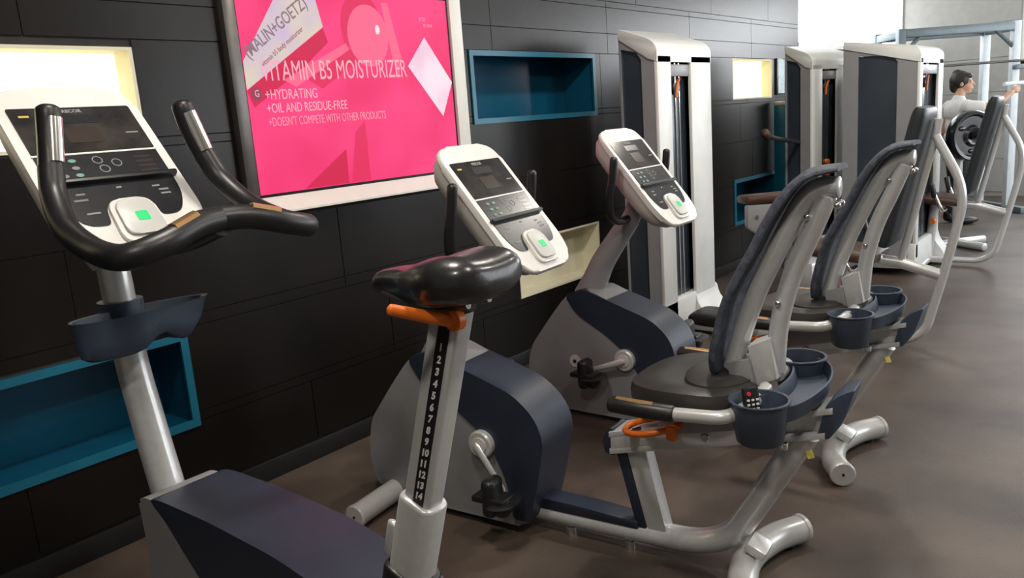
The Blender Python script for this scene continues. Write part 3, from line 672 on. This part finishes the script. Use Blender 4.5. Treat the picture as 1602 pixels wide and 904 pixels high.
bm = NB(); tube(bm, smooth([(0, -.48, 1.245), (0, -.35, 1.21), (0, -.15, 1.18), (0, .03, 1.17)], 4), .028, 12); obj('handlebar_stem', bm, 'black', root)
# bottle tray on the column
def oval(kx, ks, z, xo=0, n=36, tip=0.):
    out = []
    for i in range(n):
        a_ = 2*PI*i/n; c_, s2 = math.cos(a_), math.sin(a_); x = .148*kx*math.copysign(abs(c_)**.8, c_); y = .052*ks*math.copysign(abs(s2)**.85, s2)
        if x > .05: y *= 1-.25*(x-.05)/.11; x += tip*(x-.05)/.11
        out.append((x+xo, -.062+y, z))
    return out
bm = NB(); TZ = -.024; loft(bm, [[(x_, y_, z_+TZ) for x_, y_, z_ in rg] for rg in [oval(.80, .75, .957, -.01), oval(.90, .9, .966, -.008), oval(.99, 1, 1.0, 0, tip=.01), oval(1.02, 1.05, 1.048, 0, tip=.028), oval(1.04, 1.08, 1.052, 0, tip=.03), oval(.99, .95, 1.050, 0, tip=.028), oval(.93, .85, 1.0, 0), oval(.82, .7, .972, -.01), oval(.1, .1, .970)]])

for v in bm.verts:
    if v.co.z < .985: v.co.z += .034*math.exp(-((v.co.x-.035)/.035)**2)
tr = obj('bottle_tray', bm, 'navylt', root, 'slate plastic bottle tray')
bm = NB(); tube(bm, [(0, .016, .955), (0, .016, 1.045)], .052, 18); obj('tray_clamp', bm, 'navylt', tr)

# ------------------------------------------------------------------ weight towers and their machines
def tower(root, x0, x1, yf, yb, h, slot=(.24, .60), zb=.10):
    """white front cover with recessed slot, grey open side cheeks, smoked stack; local coordinates"""
    wd = x1-x0; sl0, sl1 = x0+wd*slot[0], x0+wd*slot[1]; zt = h
    def B(nm, lo, hi, m, par=root, bev=.006, label=None): return obj(nm, bx(lo, hi, bev), m, par, label)
    bm = NB(); box(bm, ((x0+sl0)/2, yf+.012, (zb+h-.12)/2+.04), (sl0-x0, .024, h-.12-zb), bev=.008); obj('front_cover', bm, 'towerw', root, 'white left cover strip')
    bm = NB(); box(bm, ((sl1+x1)/2, yf+.012, (zb+h-.12)/2+.04), (x1-sl1, .024, h-.12-zb), bev=.008); obj('front_cover', bm, 'towerw', root, 'white right cover strip')
    # curved cap: profile in (y,z) rising to the back
    cap = rpoly([(yf, h-.12), (yf, h-.03), (yf+.05, h+.01), (yb, h+.085), (yb, h+.03), (yf+.06, h-.10)], [.0, .05, .05, .01, .01, 0], 5)
    bm = NB(); prism(bm, cap, wd/2+.002, .016, 3, 'x', (x0+x1)/2); obj('top_cap', bm, 'towerw', root, 'white curved tower cap')
    foot_ = rpoly([(yf-.09, .02), (yf-.08, .10), (yf-.01, .19), (yf+.005, .26), (yf+.06, .26), (yf+.06, .02)], [.02, .04, .05, .02, .005, .005], 4)
    bm = NB(); prism(bm, foot_, (x1-sl1)/2+.02, .02, 3, 'x', (sl1+x1)/2+.01); obj('base_flare', bm, 'towerw', root)
    bm = NB(); box(bm, ((x0+sl1)/2, yf+.03, .16), (sl1-x0+.02, .06, .20), bev=.014); obj('base_cover', bm, 'towerw', root)
    B('slot_head', (sl0, yf+.012, h-.20), (sl1, yf+.055, h-.13), 'towers')
    for xx in (x0, x1-.014):
        fr = NB(); xc = xx+(.012 if xx == x0 else .002); bw = .012 if yb-yf < .4 else .11; c1 = yf+.105 if yb-yf < .4 else yf+.16
        for poly in ([(yf+.012, .06), (c1, .06), (c1, h-.10), (yf+.012, h-.10)], [(yf+.012, h-.10), (c1, h-.10), (c1+.03, h-.055), (yb-bw, h-.03), (yb, h-.03), (yb, h+.06), (yf+.055, h-.01)],
                     [(c1, .06), (yb-bw, .06), (yb-bw, .24), (c1, .24)], [(yb-bw, .06), (yb, .06), (yb, h-.03), (yb-bw, h-.03)]): prism(fr, poly, .007, 0, 1, 'x', xc)
        obj('side_cheek', fr, 'towers', root)
        obj('side_panel', bx((xc-.004+(.012 if xx == x0 else -.012), c1-.01, .22), (xc+.004+(.012 if xx == x0 else -.012), yb-bw+.01, h-.04)), 'smoke', root)
    B('back_panel', (x0+.014, yb-.02, .06), (x1-.014, yb, h-.02), 'smoke')
    B('inner_panel', (sl0-.02, yf+.05, .12), (sl1+.02, yf+.062, h-.14), 'smoke')
    st = NB(); sc = (sl0+sl1)/2
    for i in range(15): box(st, (sc, yf+.20, .16+i*.036), (sl1-sl0+.05, .13, .032), bev=.003)
    B('guide_rod', (sc-.028, yf+.030, .14), (sc-.020, yf+.038, h-.12), 'chrome', bev=0); B('guide_rod', (sc+.020, yf+.030, .14), (sc+.028, yf+.038, h-.12), 'chrome', bev=0)
    for i in range(15): obj('weight_plate', bx((sl0-.02, yf+.12, .16+i*.036), (sl1+.02, yf+.19, .192+i*.036), .003), 'steel', root)
    bm = NB(); cyl(bm, (sc, yf+.040, h-.26), (0, 1, 0), .04, .02, 18, bev=.005); obj('pulley', bm, 'steel', root)
    bm = NB(); tube(bm, smooth([(sc-.02, yf+.026, h-.32), (sc-.01, yf+.026, h-.26), (sc+.02, yf+.026, h-.21)], 4), .008, 8); obj('cable_guide', bm, 'orange', root)
    for dz in (.88, .78): bm = NB(); cyl(bm, (sc, yf+.03, dz), (0, 1, 0), .022, .05, 10, bev=.004); obj('selector_knob', bm, 'orange', root)
def P3(*a): return Vector(a)
def pad(bm, a, b, wd, th, up):
    """rounded cushion running from a to b, width wd across x, thickness th"""
    a, b = Vector(a), Vector(b); t_ = (b-a).normalized(); X = Vector((1, 0, 0)); N = t_.cross(X).normalized(); L = (b-a).length; rings = []
    for h, k in ((0, .55), (.012, .82), (.04, .97), (.08, 1), (L-.08, 1), (L-.04, .97), (L-.012, .82), (L, .55)):
        sec = []
        for i in range(24):
            q = 2*PI*i/24; c_, s_ = math.cos(q), math.sin(q)
            sec.append(a+t_*h+X*(wd/2*(.93+.07*k)*math.copysign(abs(c_)**.35, c_))+N*(th/2*k*math.copysign(abs(s_)**.6, s_)))
        rings.append(sec)
    return loft(bm, rings)
def back_machine(root):
    """seat unit: local origin on floor under the seat back, wall is +y; x centred"""
    # rear loop tube in the middle plane
    loop = fillet([(0, .06, .0), (0, -.02, .0), (0, -.115, .44), (0, -.205, .875), (0, -.045, 1.165), (0, -.035, 1.30)], .12, 6)
    loop = [Vector((p.x, p.y, p.z+.036)) if p.z < .05 else p for p in loop]
    bm = NB(); tube(bm, fillet([(0, .42, .045), (0, .06, .045), (0, -.035, .11), (0, -.115, .44), (0, -.205, .875), (0, -.05, 1.165)], .13, 6), .0235, 12, ell=(1.2, 1)); obj('rear_frame', bm, 'silver', root, 'silver bent rear frame tube')
    bm = NB(); tube(bm, [(0, .10, .49), (0, -.05, 1.165), (0, -.065, 1.25)], .021, 12); obj('pad_upright', bm, 'silver', root)
    bm = NB(); tube(bm, [(0, -.105, .425), (0, .10, .485), (0, .50, .53)], .026, 10, ell=(1, 1.2)); obj('cross_tube', bm, 'silver', root)
    bm = NB(); pad(bm, (0, .165, .59), (0, -.005, 1.315), .30, .085, None); obj('back_pad', bm, 'padgrey', root, 'slate vinyl back pad')
    bm = NB(); pad(bm, (0, .20, .52), (0, .58, .56), .34, .075, None); obj('seat_pad', bm, 'brown', root)
    bm = NB(); tube(bm, [(0, .40, .52), (0, .44, .06)], .035, 12); obj('seat_column', bm, 'silverlt', root)
    bm = NB(); cyl(bm, (-.05, .40, .36), (1, 0, 0), .022, .06, 12, bev=.004); obj('seat_knob', bm, 'orange', root)
    bm = NB(); box(bm, (0, .62, .045), (.09, .62, .05), bev=.01); obj('base_beam', bm, 'silver', root)
    bm = NB(); tube(bm, [(-.32, .44, .045), (.32, .44, .045)], .035, 12, rend=.01); obj('cross_foot', bm, 'silver', root)
    for sd in (-1, 1):
        bm = NB(); tube(bm, fillet([(sd*.12, .30, .47), (sd*.26, .30, .47), (sd*.27, .36, .62)], .06), .015, 10); h_ = obj('side_handle', bm, 'chrome', root)
        bm = NB(); tube(bm, [(sd*.268, .352, .58), (sd*.271, .375, .68)], .020, 10, rend=.01); obj('grip', bm, 'black', h_)
# machine A: seat near (4.70, 1.0), tower at y 2.27
A = thing('weight_machine', 'weight machine with the nearest white tower, its slate back pad right of the recumbent bikes', 'gym machine', (4.70, 1.0, 0), 0, 'selectorised weight machines')
back_machine(A)
tower(A, -.52, .17, 1.27, 1.52, 1.785)
bm = NB(); box(bm, (-.12, .98, .05), (.10, .70, .06), bev=.01); obj('base_beam', bm, 'silver', A)
plate = rpoly([(-.115, .10), (.13, .095), (.135, -.01), (.03, -.13), (-.115, -.03)], .012, 2)
rz = Matrix.Rotation(math.radians(-40), 4, 'Z')
bm = NB(); prism(bm, plate, .02, .004, 2, 'y'); xform(bm, Matrix.Translation((-.12, .82, .72)) @ rz); sp3 = obj('thigh_plate', bm, 'towers', A, 'grey angled bracket plate with two bolts')
for q in (-.06, .04): bm = NB(); cyl(bm, (q, -.022, .03 if q < 0 else .02), (0, 1, 0), .012, .01, 10); xform(bm, Matrix.Translation((-.12, .82, .72)) @ rz); obj('bolt', bm, 'chrome', sp3)
bm = NB(); box(bm, (.04, .06, .125), (.30, .16, .05), bev=.02); xform(bm, Matrix.Translation((-.12, .82, .72)) @ rz); obj('thigh_pad', bm, 'brown', A, 'brown vinyl pad')
bm = NB(); tube(bm, [(-.10, .86, .62), (-.08, 1.0, .08)], .03, 10); obj('pad_post', bm, 'silver', A)
bm = NB(); pad(bm, (-.62, .74, .24), (-.62, 1.02, .25), .22, .08, None); obj('foot_roller_pad', bm, 'black', A)
bm = NB(); tube(bm, [(-.75, .80, .22), (-.12, .86, .20)], .03, 12); obj('roller_arm', bm, 'black', A)
bm = NB(); tube(bm, [(-.66, .82, .06), (-.66, .84, .26)], .03, 10); obj('roller_post', bm, 'black', A)
# machine B with the tower showing a big side opening
Bm = thing('weight_machine', 'weight machine behind, with the tower whose dark side opening faces the bikes', 'gym machine', (7.2, 1.04, 0), 0, 'selectorised weight machines')
back_machine(Bm)
tower(Bm, -.57, .19, .41, .96, 1.72, (.10, .80))
# machine C: middle tower close to the wall
Cm = thing('weight_machine', 'weight machine with the middle white tower standing against the tiled wall', 'gym machine', (6.86, 2.20, 0), math.radians(-10), 'selectorised weight machines')
tower(Cm, -.22, .46, .0, .24, 1.745)
bm = NB(); tube(bm, smooth([(-.21, .12, 1.06), (-.70, .03, 1.12), (-1.05, -.10, 1.16)], 4), .018, 10); ar = obj('lever_arm', bm, 'black', Cm)
bm = NB(); tube(bm, [(-1.05, -.10, 1.16), (-1.12, -.13, 1.185)], .03, 10, rend=.01); obj('arm_grip', bm, 'brown', ar)
bm = NB(); box(bm, (-.80, -.32, .045), (.60, .09, .05), Matrix.Rotation(math.radians(18), 3, 'Z'), .01); obj('base_beam', bm, 'silver', Cm)
bm = NB(); box(bm, (-1.13, -.46, .16), (.26, .22, .26), bev=.02); sb = obj('seat_box', bm, 'silverlt', Cm)
bm = NB(); pad(bm, (-1.13, -.40, .42), (-1.13, -.36, .76), .30, .08, None); obj('chest_pad', bm, 'brown', Cm)
bm = NB(); tube(bm, [(-1.13, -.42, .28), (-1.13, -.36, .46)], .03, 10); obj('pad_post', bm, 'silver', Cm)
bm = NB(); cyl(bm, (-1.05, -.56, .38), (0, 1, 0), .03, .05, 12, bev=.005); obj('adjuster_knob', bm, 'orange', Cm)
# teal upright panel at the wall behind tower C
t = thing('teal_post', 'slim teal post against the wall left of the middle tower', 'post', (7.36, W-.10, 0))
obj('post_body', bx((-.05, -.06, .02), (.05, .06, 1.36), .006), 'tealedge', t); obj('post_cap', bx((-.055, -.065, 1.36), (.055, .065, 1.40), .006), 'silverlt', t); obj('post_foot', bx((-.08, -.08, 0), (.08, .08, .02), .004), 'steel', t)

# ------------------------------------------------------------------ weight plate stack (round, glossy) on a stand
t = thing('plate_stand', 'steel stand carrying a round glossy black plate behind the slate pads', 'weight stand', (8.08, 1.42, 0), math.radians(-38))
bm = NB(); tube(bm, [(0, .03, .04), (0, .03, 1.03)], .035, 12); obj('post', bm, 'silver', t)
bm = NB(); tube(bm, [(-.3, .03, .035), (.3, .03, .035)], .035, 12, rend=.01); obj('foot', bm, 'silver', t)
bm = NB(); tube(bm, [(0, -.30, .035), (0, .35, .035)], .035, 12, rend=.01); obj('foot', bm, 'silver', t)
bm = NB(); tube(bm, [(0, .03, .985), (0, -.20, .985)], .024, 12, rend=.006); obj('peg', bm, 'black', t)
M['gloss'] = mat('glossy_black', (.008, .008, .011), .22, var=.2, coat=.3)
t2 = thing('weight_plate', 'round glossy black weight plate hanging on a stand below the exercising person', 'weight plate', (8.08, 1.42, .985), math.radians(-38))
prof = [(.026, -.03), (.06, -.055), (.075, -.055), (.095, -.028), (.165, -.030), (.182, -.05), (.205, -.052), (.216, -.035), (.216, .035), (.205, .05), (.18, .05), (.165, .03), (.026, .03)]
n = 40; bm = NB(); R = [[bm.verts.new((r*math.cos(2*PI*i/n), -.09+y, r*math.sin(2*PI*i/n))) for i in range(n)] for r, y in prof]
for a_, b_ in zip(R, R[1:]+R[:1]):
    for k in range(n): bm.faces.new((a_[k], a_[(k+1) % n], b_[(k+1) % n], b_[k]))
obj('plate_disc', bm, 'gloss', t2)
for q in range(3):
    bm = NB(); a_ = q*2*PI/3+.5; ball(bm, (.13*math.cos(a_), -.122, .13*math.sin(a_)), .022, (1.6, .5, 1), 10, 8); obj('rib', bm, 'gloss', t2)

# ------------------------------------------------------------------ rack
RL = Vector((9.75, 2.34, 0)); RR = Vector((10.55, 1.377, 0)); mid = (RL+RR)/2; dr = (RR-RL); ang = math.atan2(dr.y, dr.x); hw = dr.length/2
t = thing('power_rack', 'tall blue-grey power rack with a top beam behind the exercising person', 'rack', mid, ang)
for sx_ in (-1, 1):
    for sy_ in (0, .55):
        obj('upright', bx((sx_*hw-.04, sy_-.04, 0), (sx_*hw+.04, sy_+.04, 2.06), .006), 'rackw' if sx_ > 0 else 'rackb', t)
    obj('base_rail', bx((sx_*hw-.035, -.30, .0), (sx_*hw+.035, .85, .07), .006), 'rackb', t)
    obj('side_beam', bx((sx_*hw-.035, .04, 1.96), (sx_*hw+.035, .51, 2.04), .006), 'rackb', t)
    bm = NB(); tube(bm, [(sx_*(hw-.03), 0, 1.80), (sx_*(hw-.22), 0, 1.98)], .022, 8); obj('gusset', bm, 'rackb', t)
obj('top_beam', bx((-hw+.04, -.04, 1.965), (hw-.04, .04, 2.055), .006), 'rackb', t)
obj('rear_beam', bx((-hw+.04, .51, 1.965), (hw-.04, .59, 2.055), .006), 'rackb', t)
for sx_ in (-1, 1):
    for z in (1.55,): obj('bar_hook', bx((sx_*hw-.05, -.12, z), (sx_*hw+.05, -.04, z+.05), .008), 'rackb', t)
bm = NB(); tube(bm, fillet([(hw, -.04, 1.40), (hw-.10, -.45, 1.40), (hw-.42, -.52, 1.40)], .08), .022, 10); obj('cable_arm', bm, 'rackw', t)
bar = thing('barbell', 'thin dark barbell resting across the rack above the person', 'barbell', mid+Vector((0, 0, 1.64)), ang)
bm = NB(); tube(bm, [(-hw-.15, -.085, 0), (hw+.15, -.085, 0)], .014, 10); obj('bar', bm, 'steel', bar)
for sx_ in (-1, 1): bm = NB(); tube(bm, [(sx_*(hw+.15), -.085, 0), (sx_*(hw+.40), -.085, 0)], .025, 10); obj('sleeve', bm, 'chrome', bar)

# ------------------------------------------------------------------ person (faces local +x)
def remesh(bm, vox, m, name, parent, sm=4, it=.5):
    me = finish(bm); o = bpy.data.objects.new('tmp', me); COL.objects.link(o)
    r = o.modifiers.new('r', 'REMESH'); r.mode = 'VOXEL'; r.voxel_size = vox
    s = o.modifiers.new('s', 'SMOOTH'); s.iterations = sm; s.factor = it
    bpy.context.view_layer.update()
    out = bpy.data.meshes.new_from_object(o.evaluated_get(bpy.context.evaluated_depsgraph_get()))
    bpy.data.objects.remove(o)
    for p in out.polygons: p.use_smooth = True
    out.materials.clear()
    return obj(name, out, m, parent)
def cap_(bm, a, b, r0, r1): tube(bm, [Vector(a), Vector(a).lerp(Vector(b), .5), Vector(b)], [r0, (r0+r1)/2*1.03, r1], 14, rend=min(r0, r1)*.8)
pp = thing('person', 'person in a white shirt with dark hair tied up, reaching an arm forward', 'person', (9.50, 1.70, 0), math.radians(-50))
HC = Vector((.02, 0, 1.440))
bm = NB()
ball(bm, HC+Vector((-.012, 0, .018)), .088, (1.05, .82, 1.08)); ball(bm, HC+Vector((.028, 0, -.035)), .062, (1, .85, 1.15)); ball(bm, HC+Vector((.055, 0, -.085)), .026, (1.1, 1.1, .8))
cap_(bm, HC+Vector((.082, 0, .012)), HC+Vector((.104, 0, -.022)), .010, .013); ball(bm, HC+Vector((.086, 0, -.055)), .014, (1, 1.6, .8))
for sd in (-1, 1):
    ball(bm, HC+Vector((-.005, sd*.075, -.008)), .022, (.8, .45, 1.3)); ball(bm, HC+Vector((.074, sd*.034, .008)), .012, (.8, 1.2, .8)); ball(bm, HC+Vector((.076, sd*.034, .026)), .012, (.8, 1.8, .6))
HR = Matrix.Translation(HC) @ Matrix.Rotation(math.radians(-34), 4, 'Z') @ Matrix.Translation(-HC)
xform(bm, HR)
cap_(bm, (-.02, 0, 1.25), HC+Vector((-.015, 0, -.05)), .052, .047)
ball(bm, (-.02, 0, 1.16), .13, (.80, 1.22, .95)); ball(bm, (-.015, 0, 1.02), .115, (.85, 1.12, 1.2)); ball(bm, (-.01, 0, .86), .125, (.92, 1.2, .9))
for sd in (-1, 1):
    ball(bm, (-.02, sd*.155, 1.205), .062)
    cap_(bm, (0, sd*.085, .84), (.02, sd*.09, .46), .082, .055); cap_(bm, (.02, sd*.09, .46), (-.01, sd*.095, .09), .052, .036)
    cap_(bm, (-.02, sd*.095, .045), (.13, sd*.105, .035), .036, .030)
    el = Vector((.225, sd*.215, 1.185)) if sd < 0 else Vector((-.03, .225, .965)); wr = Vector((.415, sd*.175, 1.315)) if sd < 0 else Vector((.06, .24, .76)); sh_ = Vector((-.015, sd*.165, 1.205))
    cap_(bm, sh_, el, .048, .040); cap_(bm, el, wr, .041, .027)
    d = (wr-el).normalized(); hnd = wr+d*.045; ball(bm, hnd, .036, (1.15, .55, 1.0))
    for k in range(4):   # four fingers curl round the grip, lengths differ
        o_ = hnd+Vector((.022, 0, .030-.019*k)); L_ = (.030, .034, .032, .026)[k]
        cap_(bm, o_, o_+Vector((L_, -sd*.004, .002)), .0095, .009); cap_(bm, o_+Vector((L_, -sd*.004, .002)), o_+Vector((L_*.9, -sd*.034, 0)), .009, .008); cap_(bm, o_+Vector((L_*.9, -sd*.034, 0)), o_+Vector((L_*.2, -sd*.040, 0)), .008, .007)
    cap_(bm, hnd+Vector((-.005, -sd*.012, .025)), hnd+Vector((.018, -sd*.032, .040)), .011, .009)
pb = remesh(bm, .0075, 'skin', 'body', pp, 5)
bm = NB()
ball(bm, (-.02, 0, 1.16), .142, (.84, 1.22, .98)); ball(bm, (-.015, 0, 1.02), .128, (.88, 1.12, 1.2)); ball(bm, (-.01, 0, .90), .135, (.94, 1.2, .7)); cap_(bm, (-.022, 0, 1.22), (-.015, 0, 1.292), .085, .062)
for sd in (-1, 1): ball(bm, (-.02, sd*.155, 1.205), .074); cap_(bm, (-.015, sd*.165, 1.205), (.10, sd*.19, 1.195), .066, .062)
remesh(bm, .010, 'shirt', 'shirt', pp, 4)
bm = NB(); ball(bm, (-.01, 0, .84), .134, (.93, 1.2, .85))
for sd in (-1, 1): cap_(bm, (0, sd*.085, .83), (.02, sd*.09, .46), .092, .066); cap_(bm, (.02, sd*.09, .46), (-.005, sd*.095, .11), .064, .052)
remesh(bm, .010, 'trousers', 'trousers', pp, 4)
for sd in (-1, 1):
    bm = NB(); ball(bm, (.055, sd*.10, .042), .05, (2.6, .95, .82)); cap_(bm, (-.03, sd*.097, .05), (-.03, sd*.097, .10), .046, .044)
    for v in bm.verts: v.co.z = max(v.co.z, .001)
    obj('shoe', bm, 'black', pp)
bm = NB(); ball(bm, HC+Vector((-.026, 0, .030)), .099, (1.02, .88, 1.02)); ball(bm, HC+Vector((-.075, 0, -.015)), .060, (.8, 1.05, 1.3)); ball(bm, HC+Vector((-.055, 0, .112)), .040, (1.1, 1, .8)); ball(bm, HC+Vector((.04, 0, .072)), .045, (1.1, 1.35, .7))
xform(bm, HR)
hv = remesh(bm, .008, 'hair', 'hair', pp, 3)

# ------------------------------------------------------------------ ceiling lamps
for i, (x, y) in enumerate(LAMPS):
    where = ['above the upright bike', 'above the nearer recumbent bike', 'above the weight machines', 'above the camera', 'over the near end of the aisle', 'over the middle of the aisle'][i]
    t = thing('ceiling_lamp', 'round recessed warm ceiling lamp '+where, 'ceiling lamp', (x, y, ZC), 0, 'round ceiling lamps')
    bm = NB(); cyl(bm, (0, 0, -.015), (0, 0, 1), .17, .03, 28, bev=.006); obj('rim', bm, 'white', t)
    bm = NB(); cyl(bm, (0, 0, -.032), (0, 0, 1), .14, .006, 28); obj('diffuser', bm, 'lampglow', t)
    l = bpy.data.lights.new('lamp_light', 'AREA'); l.shape = 'DISK'; l.size = .28; l.energy = LAMP_W; l.color = (1, .93, .84)
    lo_ = bpy.data.objects.new('lamp_light', l); COL.objects.link(lo_); lo_.parent = t; lo_.location = (0, 0, -.04)
